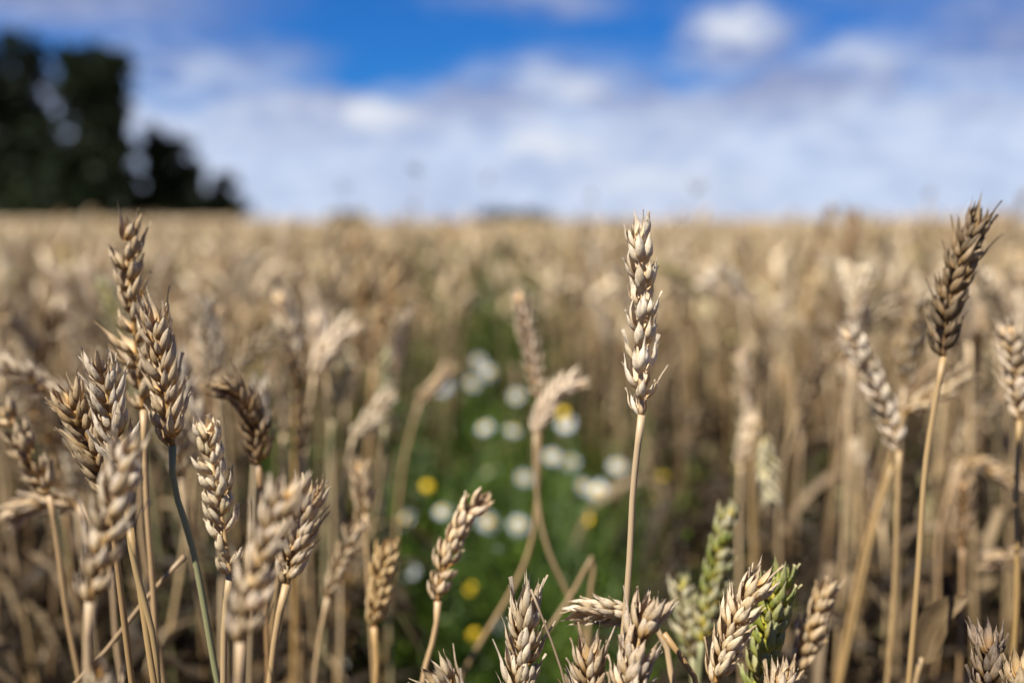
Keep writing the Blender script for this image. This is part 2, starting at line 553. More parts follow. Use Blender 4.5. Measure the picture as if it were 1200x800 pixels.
def to_ground(pts, drift=.12):
    """extend a stalk given ear-down to the soil"""
    p = [np.array(q) for q in pts]
    d = p[-1] - p[-2]
    d = d / max(1e-6, np.linalg.norm(d))
    h = p[-1][2]
    hx = d[:2] / max(.25, -d[2]) * h
    m = np.linalg.norm(hx)
    if m > drift: hx = hx * drift / m
    mid = p[-1] + np.array([hx[0] * .62, hx[1] * .62, -h * .5])
    end = np.array([p[-1][0] + hx[0], p[-1][1] + hx[1], -.005])
    return p + [mid, end]


def stalk_mesh(pts_down, r0, r1, sides=8, n=72, nodes=True):
    p = spline(pts_down, n)[::-1]                      # root -> ear
    t = np.linspace(0, 1, n)
    rad = r0 + (r1 - r0) * t
    if nodes:
        for c in (.22, .52):
            rad = rad * (1 + .5 * np.exp(-((t - c) / .012) ** 2))
    rad = rad * (1 + .16 * np.clip((.52 - t) / .02, 0, 1))       # leaf sheath below the upper joint
    # a thickened collar under the ear
    rad = rad * (1 + .25 * np.exp(-((t - 1) / .012) ** 2))
    V, f, uv = tube(p, rad, sides)
    return MB().add(V, f, uv)


# ------------------------------------------------------------------ ground
def make_ground():
    rs = np.concatenate([np.linspace(0, 6, 40), np.geomspace(6.6, 2500, 50)])
    th = np.linspace(0, 2 * np.pi, 96, endpoint=False)
    V = np.stack([rs[:, None] * np.sin(th)[None], rs[:, None] * np.cos(th)[None], np.zeros((len(rs), len(th)))], -1)
    V[..., 2] += RNG.normal(0, .012, V.shape[:2]) * (rs < 12)[:, None] - .006
    mb = MB().add(V.reshape(-1, 3), grid_faces(96, len(rs), True), V[..., :2].reshape(-1, 2))
    o = link('ground', mb.mesh('ground', [M_SOIL]))
    o['kind'] = 'structure'


make_ground()


def lane_x(y):
    """centre of the weedy gap that runs away from the camera"""
    return -.005 - .030 * (y - 1.5)


def lane_w(y):
    return np.interp(y, [0.5, 0.95, 1.5, 2.0, 2.4, 5, 14], [.0, .12, .20, .15, .055, .03, .04])


# ------------------------------------------------------------------ trees
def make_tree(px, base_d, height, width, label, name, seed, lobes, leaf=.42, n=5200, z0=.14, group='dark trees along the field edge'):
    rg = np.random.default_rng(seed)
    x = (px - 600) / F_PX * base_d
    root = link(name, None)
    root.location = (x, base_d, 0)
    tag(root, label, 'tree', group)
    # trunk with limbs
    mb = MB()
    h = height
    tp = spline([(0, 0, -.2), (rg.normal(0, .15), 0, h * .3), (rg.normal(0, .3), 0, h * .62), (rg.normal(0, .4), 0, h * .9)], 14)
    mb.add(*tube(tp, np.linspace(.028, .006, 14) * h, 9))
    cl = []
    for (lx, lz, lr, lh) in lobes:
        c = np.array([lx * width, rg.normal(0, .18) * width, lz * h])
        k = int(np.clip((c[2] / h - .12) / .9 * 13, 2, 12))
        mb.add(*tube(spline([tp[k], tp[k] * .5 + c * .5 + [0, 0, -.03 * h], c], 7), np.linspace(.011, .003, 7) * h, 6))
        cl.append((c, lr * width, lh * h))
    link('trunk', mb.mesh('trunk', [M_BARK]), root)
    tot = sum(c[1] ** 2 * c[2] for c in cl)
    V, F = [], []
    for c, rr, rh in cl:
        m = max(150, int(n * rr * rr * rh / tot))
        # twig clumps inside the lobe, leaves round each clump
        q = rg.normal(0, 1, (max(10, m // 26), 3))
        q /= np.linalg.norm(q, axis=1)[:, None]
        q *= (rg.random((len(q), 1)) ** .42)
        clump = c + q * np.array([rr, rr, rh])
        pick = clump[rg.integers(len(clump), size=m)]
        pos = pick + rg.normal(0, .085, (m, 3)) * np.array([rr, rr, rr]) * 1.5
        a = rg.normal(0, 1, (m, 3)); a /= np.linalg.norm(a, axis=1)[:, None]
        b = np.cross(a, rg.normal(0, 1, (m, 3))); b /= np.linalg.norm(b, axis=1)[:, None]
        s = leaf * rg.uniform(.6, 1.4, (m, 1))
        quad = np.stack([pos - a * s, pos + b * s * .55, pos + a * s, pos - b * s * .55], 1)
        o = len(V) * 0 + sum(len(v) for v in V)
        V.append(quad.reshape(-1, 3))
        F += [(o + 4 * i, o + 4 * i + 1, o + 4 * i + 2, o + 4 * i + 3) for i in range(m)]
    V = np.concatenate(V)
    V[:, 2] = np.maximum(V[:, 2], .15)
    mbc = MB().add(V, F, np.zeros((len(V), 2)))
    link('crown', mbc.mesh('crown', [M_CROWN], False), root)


def px_h(py, d):
    return CAM_H + (HORIZON - py) / F_PX * d


D = 88.0
U = D / F_PX
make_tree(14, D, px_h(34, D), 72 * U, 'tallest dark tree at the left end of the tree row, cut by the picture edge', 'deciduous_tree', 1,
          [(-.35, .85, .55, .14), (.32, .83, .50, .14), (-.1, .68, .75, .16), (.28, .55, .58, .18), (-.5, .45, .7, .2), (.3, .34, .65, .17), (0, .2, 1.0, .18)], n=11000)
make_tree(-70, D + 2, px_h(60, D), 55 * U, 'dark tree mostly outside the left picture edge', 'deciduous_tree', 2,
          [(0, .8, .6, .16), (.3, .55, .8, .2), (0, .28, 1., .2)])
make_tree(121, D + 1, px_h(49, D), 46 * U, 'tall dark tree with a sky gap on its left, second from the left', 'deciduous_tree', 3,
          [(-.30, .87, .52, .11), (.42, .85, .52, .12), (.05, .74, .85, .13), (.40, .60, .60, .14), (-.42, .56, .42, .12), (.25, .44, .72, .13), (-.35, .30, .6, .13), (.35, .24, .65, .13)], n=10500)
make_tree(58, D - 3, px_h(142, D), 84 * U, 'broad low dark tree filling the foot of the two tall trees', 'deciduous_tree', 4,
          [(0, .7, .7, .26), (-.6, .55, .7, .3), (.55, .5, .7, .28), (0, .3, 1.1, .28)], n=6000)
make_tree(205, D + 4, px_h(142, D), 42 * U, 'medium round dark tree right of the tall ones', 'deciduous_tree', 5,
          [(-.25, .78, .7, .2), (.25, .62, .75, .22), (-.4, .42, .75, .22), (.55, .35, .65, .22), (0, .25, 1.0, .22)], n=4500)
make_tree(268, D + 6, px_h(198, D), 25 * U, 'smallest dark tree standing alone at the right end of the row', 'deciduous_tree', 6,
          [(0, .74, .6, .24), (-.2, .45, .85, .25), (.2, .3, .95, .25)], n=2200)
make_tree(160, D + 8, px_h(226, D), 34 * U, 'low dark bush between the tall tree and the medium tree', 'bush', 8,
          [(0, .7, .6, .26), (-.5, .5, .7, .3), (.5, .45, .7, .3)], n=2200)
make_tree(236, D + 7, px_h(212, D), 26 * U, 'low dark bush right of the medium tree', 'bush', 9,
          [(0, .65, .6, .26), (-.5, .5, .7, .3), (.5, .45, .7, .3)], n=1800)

make_tree(598, 170, px_h(248, 170), 46 * U * 2, 'faint low green bush on the horizon above the green lane', 'bush', 12,
          [(0, .65, .6, .26), (-.5, .5, .7, .3), (.5, .45, .7, .3)], n=900, group='bushes on the horizon')
make_tree(412, 150, px_h(246, 150), 22 * U * 2, 'faint small bush on the horizon between the trees and the lane', 'bush', 13,
          [(0, .65, .6, .26), (-.5, .5, .7, .3), (.5, .45, .7, .3)], n=700, group='bushes on the horizon')


# ------------------------------------------------------------------ far wheat: canopy and merged stand
def make_canopy():
    rs = np.geomspace(9, 1200, 190)
    th = np.linspace(-R(46), R(46), 560)
    Rr, Th = np.meshgrid(rs, th, indexing='ij')
    X, Y = Rr * np.sin(Th), Rr * np.cos(Th)
    rg = np.random.default_rng(5)
    Z = .72 + rg.normal(0, .06, X.shape) + .03 * np.sin(X * .7 + 1) * np.sin(Y * .31)
    lane = np.abs(X - lane_x(Y)) < lane_w(Y) + .05 * rg.normal(0, 1, X.shape)
    Z = np.where(lane & (Y < 40), Z - .08, Z)
    Z = np.where(Rr < 9.6, .3, Z)
    # the field climbs gently towards the trees on the left
    Z = Z + np.clip((Rr - 22) / 60, 0, 1) * .35 * np.clip((-Th / R(46) - .12) * 4, 0, 1)
    V = np.stack([X, Y, Z], -1).reshape(-1, 3)
    mb = MB().add(V, grid_faces(len(th), len(rs)), V[:, :2])
    o = link('far_wheat', mb.mesh('far_wheat', [M_CANOPY], False))
    o['kind'] = 'stuff'
    tag(o, 'tan mass of ripe wheat stretching back to the horizon', 'wheat field')


make_canopy()


def simple_plant(rg, h, sides=3, ear_rings=8, ear_sides=5):
    """light wheat plant for the distant stand: (verts, quads, uv, is_ear)"""
    lean = rg.uniform(0, .16); az = rg.uniform(0, 2 * np.pi)
    nod = rg.choice([rg.uniform(.05, .4), rg.uniform(.4, 1.1), rg.uniform(1.2, 2.2)], p=[.76, .19, .05])
    L = rg.uniform(.065, .09)
    d = np.array([math.cos(az), math.sin(az), 0])
    top = np.array([0, 0, h - L * math.cos(nod) * .8]) + d * lean * .5
    p0 = np.zeros(3)
    p1 = np.array([0, 0, h * .5]) + d * lean * .15
    st = spline([p0, p1, top], 6)
    V, f, uv = tube(st, np.linspace(.0022, .0014, 6), sides, cap=False)
    Vs, Fs, Us, E = [V], list(f), [uv], [np.zeros(len(f))]
    dirv = d * math.sin(nod) + np.array([0, 0, math.cos(nod)])
    e = spline([top, top + dirv * L * .5 + np.array([0, 0, .004]), top + dirv * L + d * .01], ear_rings)
    t = np.linspace(0, 1, ear_rings)
    T, N, B = frames(e, (0.3, .8, .2))
    a = np.linspace(0, 2 * np.pi, ear_sides, endpoint=False)
    rad = .0078 * np.interp(t, [0, .12, .5, .85, 1], [.3, .9, 1, .7, .12])[:, None] * (1 + .38 * np.where((np.arange(ear_rings)[:, None] + np.arange(ear_sides)[None]) % 2, 1, -1) * rg.uniform(.5, 1, (ear_rings, ear_sides)))
    V = e[:, None] + rad[..., None] * (np.cos(a)[None, :, None] * N[:, None] + np.sin(a)[None, :, None] * B[:, None])
    n0 = sum(len(x) for x in Vs)
    f = [tuple(i + n0 for i in q) for q in grid_faces(ear_sides, ear_rings, True)]
    Vs.append(V.reshape(-1, 3)); Fs += f; E.append(np.ones(len(f)))
    Us.append(np.stack(np.broadcast_arrays((a / 6.3)[None], (.2 + .7 * (np.arange(ear_rings) % 2) * np.ones(ear_rings))[:, None]), -1).reshape(-1, 2))
    # two drooping dry leaves
    for hh in (rg.uniform(.12, .3), rg.uniform(.3, .46), rg.uniform(.46, .58), rg.uniform(.58, .72)):
        b0 = np.array([0, 0, h * hh]) + d * lean * .3 * hh
        az2 = rg.uniform(0, 6.28)
        dd = np.array([math.cos(az2), math.sin(az2), 0]); sd_ = np.array([-dd[1], dd[0], 0])
        lp = np.array([b0, b0 + dd * .03 + [0, 0, .06], b0 + dd * .08 + [0, 0, .05], b0 + dd * .12 + [0, 0, -.06 * rg.random()]])
        w = np.array([.0018, .0048, .0042, .0005])[:, None]
        V = np.stack([lp - sd_ * w, lp + sd_ * w], 1).reshape(-1, 3)
        n0 = sum(len(x) for x in Vs)
        f = [tuple(i + n0 for i in q) for q in grid_faces(2, 4)]
        Vs.append(V); Fs += f; E.append(np.full(len(f), 2))
        Us.append(np.stack([np.tile([0., 1.], 4), np.full(8, hh * .75)], 1))
    return np.concatenate(Vs), np.array(Fs), np.concatenate(Us), np.concatenate(E)


def plant_tint(rg, n):
    base = rg.choice(4, size=n, p=[.36, .32, .16, .16])
    tab = np.array([[1, .94, .86], [1.34, 1.27, 1.14], [.95, .78, .55], [.58, .48, .39]])
    c = tab[base] * rg.uniform(.80, 1.10, (n, 1))
    g = np.where(rg.random(n) < .06, rg.uniform(.2, .75, n), 0)
    return np.concatenate([c, g[:, None]], 1)


def make_stand():
    rg = np.random.default_rng(21)
    protos = [simple_plant(rg, rg.uniform(.70, .85)) for _ in range(14)]
    protos_lo = [simple_plant(rg, rg.uniform(.70, .85), 3, 6, 4) for _ in range(10)]
    spots = []

    def zone(y0, y1, dens, tan=.60, hmin=.92, hmax=1.06, lo=False, lane=True):
        x1 = tan * y1 + .25
        n = int((y1 - y0) * 2 * x1 * dens)
        x = rg.uniform(-x1, x1, n); y = rg.uniform(y0, y1, n)
        k = np.abs(x) < tan * y + .25
        if lane: k &= np.abs(x - lane_x(y)) > lane_w(y) * (1 + .55 * rg.normal(0, 1, n)) 
        x, y = x[k], y[k]
        for a, b in zip(x, y):
            spots.append((a, b, rg.uniform(hmin, hmax) * (1.1 if rg.random() < .05 and y0 > 2.5 else 1), lo))
    for _ in range(900):                              # low tillers added out of view below the frame to shade the rows behind
        y = rg.uniform(.42, 1.05); x = rg.uniform(-.8, .8) * (y + .3)
        hh = (.86 - .475 * y) / .78
        if abs(x - lane_x(y)) > .09: spots.append((x, y, hh * rg.uniform(.75, .98), False))
    zone(1.55, 1.75, 200, hmin=.9, hmax=1.04)
    zone(1.75, 2.6, 400, hmin=.9, hmax=1.05)
    zone(2.6, 5.0, 300)
    zone(5.0, 9.0, 150, lo=True)
    zone(9.0, 15., 55, lo=True, hmin=.97)
    zone(15., 26., 14, lo=True, hmin=1.0, hmax=1.1)
    # the same field behind the camera, which shades the foot of the near plants
    for _ in range(1500):
        spots.append((rg.uniform(-2.6, 2.6), rg.uniform(-2.2, -.28), rg.uniform(.9, 1.04), True))
    byp = {}
    for s in spots:
        pool = protos_lo if s[3] else protos
        byp.setdefault((s[3], int(rg.integers(len(pool)))), []).append(s)
    Vs, Fs, Us, Es, Ts, nn = [], [], [], [], [], 0
    for (lo, k), lst in byp.items():
        V, F, U_, E = (protos_lo if lo else protos)[k]
        m = len(lst)
        A = np.array([(a, b, s) for a, b, s, _ in lst])
        ang = rg.uniform(0, 6.283, m)
        c, s = np.cos(ang)[:, None], np.sin(ang)[:, None]
        wide = np.where(A[:, 1] > 9, 1.5, 1.0)[:, None]
        X = (V[None, :, 0] * c - V[None, :, 1] * s) * A[:, 2:3] * wide + A[:, 0:1]
        Y = (V[None, :, 0] * s + V[None, :, 1] * c) * A[:, 2:3] * wide + A[:, 1:2]
        Z = V[None, :, 2] * A[:, 2:3]
        Vs.append(np.stack([X, Y, Z], -1).reshape(-1, 3))
        Fs.append((F[None] + (np.arange(m) * len(V))[:, None, None] + nn).reshape(-1, 4))
        Us.append(np.tile(U_, (m, 1))); Es.append(np.tile(E, m))
        Ts.append(np.repeat(plant_tint(rg, m), len(V), axis=0))
        nn += m * len(V)
    V, F, U_, E, T = np.concatenate(Vs), np.concatenate(Fs), np.concatenate(Us), np.concatenate(Es), np.concatenate(Ts)
    me = bpy.data.meshes.new('wheat_stand')
    me.vertices.add(len(V)); me.vertices.foreach_set('co', V.astype(np.float32).ravel())
    me.loops.add(F.size); me.loops.foreach_set('vertex_index', F.astype(np.int32).ravel())
    me.polygons.add(len(F))
    me.polygons.foreach_set('loop_start', np.arange(0, F.size, 4, dtype=np.int32))
    me.polygons.foreach_set('loop_total', np.full(len(F), 4, dtype=np.int32))
    me.update(calc_edges=True)
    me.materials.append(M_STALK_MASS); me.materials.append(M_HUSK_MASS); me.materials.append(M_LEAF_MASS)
    me.polygons.foreach_set('material_index', E.astype(np.int32))
    lay = me.uv_layers.new(name='UVMap')
    lay.data.foreach_set('uv', U_[F.ravel()].astype(np.float32).ravel())
    at = me.attributes.new('tint', 'FLOAT_COLOR', 'POINT')
    at.data.foreach_set('color', T.astype(np.float32).ravel())
    me.validate()
    o = link('wheat_stand', me)
    o['kind'] = 'stuff'
    tag(o, 'dense stand of ripe wheat receding behind the nearer plants', 'wheat')
    print('stand plants', len(spots), 'verts', len(V))


make_stand()


# ------------------------------------------------------------------ weeds in the gap
def make_weeds():
    rg = np.random.default_rng(31)
    V, F, n = [], [], 0

    def frond(b, h, az, size):
        nonlocal n
        d = np.array([math.cos(az), math.sin(az), 0]); s = np.array([-d[1], d[0], 0])
        axis = spline([b, b + d * h * .18 + [0, 0, h * .6], b + d * h * .45 + [0, 0, h]], 9)
        q = [axis[:, :] - s * .0012, axis[:, :] + s * .0012]
        vv = np.stack(q, 1).reshape(-1, 3)
        V.append(vv); F.extend([tuple(i + n for i in f) for f in grid_faces(2, 9)]); n += len(vv)
        for k in range(2, 9):
            for sg in (-1, 1):
                for rep in range(2):
                    L = size * rg.uniform(.5, 1.2) * (1.15 - k / 12)
                    dr = s * sg * rg.uniform(.5, 1) + d * rg.uniform(-.1, .6) + np.array([0, 0, rg.uniform(-.1, .7)])
                    dr /= np.linalg.norm(dr)
                    w = np.cross(dr, rg.normal(0, 1, 3)); w /= np.linalg.norm(w); w *= size * .13
                    p = axis[k]
                    vv = np.array([p, p + dr * L * .55 + w, p + dr * L, p + dr * L * .55 - w])
                    V.append(vv); F.append((n, n + 1, n + 2, n + 3)); n += 4
    for _ in range(2600):
        y = rg.uniform(.95, 2.7)
        x = lane_x(y) + rg.normal(0, 1) * lane_w(y) * .75 + .03
        frond(np.array([x, y, rg.uniform(0, .25)]), rg.uniform(.12, .36), rg.uniform(0, 6.28), .022)
    for _ in range(680):
        y = 2.2 + 6 * rg.random() ** 1.6
        x = lane_x(y) + rg.normal(0, 1) * (lane_w(y) * .8 + .03)
        frond(np.array([x, y, rg.uniform(.15, .48)]), rg.uniform(.22, .40), rg.uniform(0, 6.28), .035)
    for _ in range(1300):                              # sparse green among the wheat feet
        y = rg.uniform(1.0, 2.4)
        x = (.62 - 1.24 * rg.random() ** .7) * y
        frond(np.array([x, y, rg.uniform(0, .25)]), rg.uniform(.15, .40), rg.uniform(0, 6.28), .02)
    for _ in range(620):                               # taller green in the thin crop left of the gap
        y = rg.uniform(1.25, 2.4)
        x = rg.uniform(-.30, -.09) * y
        frond(np.array([x, y, rg.uniform(.05, .32)]), rg.uniform(.22, .42), rg.uniform(0, 6.28), .022)
    mb = MB().add(np.concatenate(V), F, np.zeros((n, 2)))
    o = link('weed_foliage', mb.mesh('weed_foliage', [M_WEED]))
    o['kind'] = 'stuff'
    tag(o, 'green feathery weeds growing in the gap under the daisies', 'weeds')


make_weeds()


def make_dry_leaves():
    """the dead leaf blades that hang between the stalks all through the stand"""
    rg = np.random.default_rng(61)
    n = 24000
    y = rg.uniform(.56, 2.5, n); x = rg.uniform(-1, 1, n) * (.62 * y + .35)
    k = np.abs(x - lane_x(y)) > lane_w(y) + .03
    x, y = x[k], y[k]; n = len(x)
    z = .06 + .57 * rg.beta(1.8, 1.5, n)
    z = np.minimum(z, np.where(y < .8, .9 - .50 * y, 9))
    az = rg.uniform(0, 6.283, n)
    d = np.stack([np.cos(az), np.sin(az), np.zeros(n)], 1); up = np.array([0, 0, 1.])
    L = rg.uniform(.07, .17, n)[:, None]; lift = rg.uniform(-.3, .7, n)[:, None]; fall = rg.uniform(.2, 1.3, n)[:, None]
    b = np.stack([x, y, z], 1)
    sd_ = np.cross(d, up)
    seg = 7
    V = np.zeros((n, seg, 3, 3)); U_ = np.zeros((n, seg, 3, 2))
    tw0 = rg.normal(0, .6, n); tw1 = rg.normal(0, 1.6, n)
    wd = rg.uniform(.005, .010, n)
    for j, t in enumerate(np.linspace(0, 1, seg)):
        c = b + d * L * (t - .25 * t * t) + up * L * (lift * t - fall * t * t)
        a = (tw0 + tw1 * t)[:, None]
        s_ = sd_ * np.cos(a) + up * np.sin(a)
        nn = up * np.cos(a) - sd_ * np.sin(a)
        w = (wd * np.interp(t, [0, .15, .5, .85, 1], [.5, .9, 1, .6, .06]))[:, None]
        for q, u in enumerate((-1, 0, 1)):
            V[:, j, q] = c + s_ * u * w / 2 + nn * abs(u) * w * .22
            U_[:, j, q, 0] = (u + 1) / 2 + rg.integers(0, 7, n); U_[:, j, q, 1] = t
    V[..., 2] = np.maximum(V[..., 2], .004)
    g = np.array(grid_faces(3, seg))
    F = (g[None] + (np.arange(n) * seg * 3)[:, None, None]).reshape(-1, 4)
    mb = MB().add(V.reshape(-1, 3), F.tolist(), U_.reshape(-1, 2))
    o = link('dry_leaves', mb.mesh('dry_leaves', [M_LEAF]))
    o['kind'] = 'stuff'
    o.color = (.18, .16, .135, 0)  # very dark tint puts extra shade into the blades between the stalks
    tag(o, 'withered brown leaf blades hanging between the wheat stalks', 'dry leaves')


make_dry_leaves()


# ------------------------------------------------------------------ daisies
def daisy_parts(rg):
    """petal ring, yellow disc; facing +z"""
    pm = MB()
    n = int(rg.integers(13, 18))
    droop = rg.uniform(-.1, .55)
    for k in range(n):
        a = 2 * np.pi * k / n + rg.normal(0, .06)
        L = .0125 * rg.uniform(.85, 1.1)
        t = np.linspace(0, 1, 6)
        w = .0024 * np.interp(t, [0, .25, .7, .92, 1], [.45, .9, 1, .75, .35])
        rr = .0058 + t * L
        zz = .001 - droop * L * t ** 2 + rg.normal(0, .0004)
        rows = []
        for i in range(6):
            for u in (-1, 0, 1):
                rows.append((rr[i], u * w[i], zz[i] - .0006 * abs(u)))
        Vv = np.array(rows) @ rot('Z', a).T
        pm.add(Vv, grid_faces(3, 6), np.zeros((18, 2)))
    dm = MB()
    th = np.linspace(0, np.pi / 2, 6); ph = np.linspace(0, 2 * np.pi, 14, endpoint=False)
    Vd = np.stack([.0072 * np.cos(th)[:, None] * np.cos(ph)[None], .0072 * np.cos(th)[:, None] * np.sin(ph)[None], np.broadcast_to((.0040 * np.sin(th))[:, None], (6, 14))], -1)
    dm.add(Vd.reshape(-1, 3) * (1 + rg.normal(0, .03, (84, 1))), grid_faces(14, 6, True), np.zeros((84, 2)))
    return pm.mesh('petals', [M_PETAL]), dm.mesh('disc', [M_DISC])


def make_daisy(px, py, d, label, size=1.0, tilt=(0, 0), seed=0, petals=True):
    rg = np.random.default_rng(500 + seed)
    h = P(px, py, d)
    root = link('daisy', None)
    tag(root, label, 'daisy', 'white daisies in the green gap')
    bx, by = h.x + rg.normal(0, .03), h.y + rg.normal(.02, .03)
    root.location = (bx, by, 0)
    loc = np.array([h.x - bx, h.y - by, h.z])
    pts = spline([(0, 0, -.01), (loc[0] * .3 + rg.normal(0, .015), loc[1] * .3, loc[2] * .5), tuple(loc - [0, 0, .003])], 14)
    link('stem', MB().add(*tube(pts, np.linspace(.0018, .0011, 14), 6)).mesh('stem', [M_WEED_STEM]), root)
    fm = MB()
    for k in range(3, 12):
        az = rg.uniform(0, 6.28)
        dd = np.array([math.cos(az), math.sin(az), 0])
        p0 = pts[k]
        ax = spline([p0, p0 + dd * .02 + [0, 0, .012], p0 + dd * .045 + [0, 0, .012]], 6)
        for i in range(1, 6):
            for sg in (-1, 1):
                dr = np.cross(dd, [0, 0, sg]) * .8 + dd * .6 + np.array([0, 0, rg.uniform(-.2, .5)])
                w = np.cross(dr, rg.normal(0, 1, 3)); w /= np.linalg.norm(w); w *= .0012
                L = .013
                fm.add([ax[i], ax[i] + dr * L * .5 + w, ax[i] + dr * L, ax[i] + dr * L * .5 - w], [(0, 1, 2, 3)], np.zeros((4, 2)))
    link('leaves', fm.mesh('leaves', [M_WEED]), root)
    pme, dme = daisy_parts(rg)
    e = (Vector((rg.normal(tilt[0], .4), -1.0 + rg.normal(tilt[1], .55), 1))).normalized().to_track_quat('Z', 'Y').to_euler()
    size *= rg.uniform(.8, 1.12)
    for nm, me in (('petals', pme), ('disc', dme)):
        if nm == 'petals' and not petals: continue
        o = link(nm, me, root)
        o.location = loc; o.rotation_euler = e; o.scale = (size,) * 3


DAISIES = [
    (519, 453, 1.55, 'pale daisy highest on the left edge of the white cluster'), (561, 424, 1.75, 'topmost daisy of the white cluster in the gap'),
    (574, 437, 1.70, 'daisy just under the topmost one, right of it'), (553, 449, 1.72, 'daisy tucked below the topmost pair, on their left'),
    (605, 464, 1.70, 'lone daisy left of the twin pale ears, high in the gap'), (568, 500, 1.50, 'round daisy in the middle of the gap, left one of a level pair'),
    (602, 503, 1.50, 'daisy with yellow centre showing, right one of a level pair'), (663, 496, 1.45, 'daisy under the white nodding ear, yellow centre upwards'),
    (574, 552, 1.55, 'dull half hidden daisy in the deep green'), (614, 560, 1.45, 'small daisy just left of the twin ear stalk'),
    (647, 535, 1.50, 'daisy right of the twin ear stalk'), (668, 541, 1.55, 'faint small daisy right of the twin ear stalk, beside a brighter one'),
    (684, 570, 1.32, 'largest bright daisy near the tall ear, left of its stalk'), (475, 608, 1.30, 'bright daisy furthest left at the foot of the gap'),
    (518, 598, 1.30, 'bright daisy above the leaning ear, left of its tip'), (573, 612, 1.30, 'daisy turned sideways with its yellow disc to the right'),
    (608, 615, 1.35, 'small daisy touching the left of the twin ear stalk'), (479, 668, 1.35, 'dim daisy left of the leaning ear'),
    (590, 731, 1.25, 'dim daisy low between the crossed straws and the pointed ear'), (400, 780, 1.00, 'drooping daisy at the bottom edge of the picture'),
    (370, 750, 1.15, 'small white daisy low down beside the near blurred ears'), (724, 546, 1.60, 'dim daisy just left of the tall ear stalk'),
    (700, 575, 1.34, 'partner of the largest daisy, touching its right side'),
]
for i, (px, py, d, lab) in enumerate(DAISIES):
    make_daisy(px, py, d, lab, .74 if d > 1.2 else .6, (.7 if px == 573 else 0, 0), i)
for i, (px, py, d, lab) in enumerate([(660, 484, 1.45, 'yellow daisy centre without petals, above the daisy under the nodding ear'), (690, 608, 1.4, 'yellow daisy centre without petals, below the largest daisy'),
                                      (553, 690, 1.25, 'yellowish daisy button right of the leaning ear'), (776, 560, 1.5, 'yellow button flower right of the tall ear stalk'),
                                      (945, 556, 1.35, 'yellow button flower in the right stand'), (501, 570, 1.4, 'dim yellow button above the bright daisy pair'),
                                      (556, 745, 1.2, 'greenish yellow button low in the gap')]):
    make_daisy(px, py, d, lab, 1.0, (0, 0), 60 + i, petals=False)


# ------------------------------------------------------------------ tall grasses above the field
def make_grass(px, py_top, d, label, seed, wide=1.0):
    rg = np.random.default_rng(900 + seed)
    top = P(px, py_top, d)
    root = link('wild_grass', None)
    root.location = (top.x + rg.normal(0, .05), top.y, 0)
    tag(root, label, 'grass stem', 'wild grass stems above the wheat')
    loc = np.array(top - root.location)
    pts = spline([(0, 0, -.01), (loc[0] * .4, 0, loc[2] * .5), tuple(loc)], 16)
    link('stem', MB().add(*tube(pts, np.linspace(.0016, .0006, 16), 5)).mesh('stem', [M_GRASS]), root)
    mb = MB()
    for k in range(170):
        p = pts[int(np.clip(rg.normal(11.5, 2.6), 6, 15))]
        dr = np.array([rg.normal(0, .5), rg.normal(0, .5), rg.uniform(.3, 1)]); dr /= np.linalg.norm(dr)
        L = rg.uniform(.008, .03) * wide
        w = np.cross(dr, rg.normal(0, 1, 3)); w /= np.linalg.norm(w); w *= .0013
        mb.add([p, p + dr * L * .6 + w, p + dr * L, p + dr * L * .6 - w], [(0, 1, 2, 3)], np.zeros((4, 2)))
    link('seed_head', mb.mesh('seed_head', [M_GRASS]), root)


make_grass(489, 204, 1.9, 'thin grass stem standing highest above the horizon left of centre', 1)
make_grass(572, 214, 2.4, 'thin grass stem against the sky above the green lane', 2)
make_grass(402, 226, 2.6, 'short grass head on the skyline between the trees and the lane', 3, 1.3)
make_grass(816, 226, 1.7, 'faint grass head on the skyline right of the tall ear', 4, 1.2)
make_grass(692, 234, 2.2, 'faint grass head on the skyline just left of the tall ear', 5)
make_grass(1090, 232, 2.0, 'faint grass head on the skyline left of the dark ear', 6)

# ------------------------------------------------------------------ wheat plants placed one by one
STRAW, PALE, BROWN, GOLD, SOOT = (1, .96, .9), (1.22, 1.19, 1.14), (.66, .54, .43), (1.0, .84, .60), (.42, .36, .31)
ALL_PLANTS = []


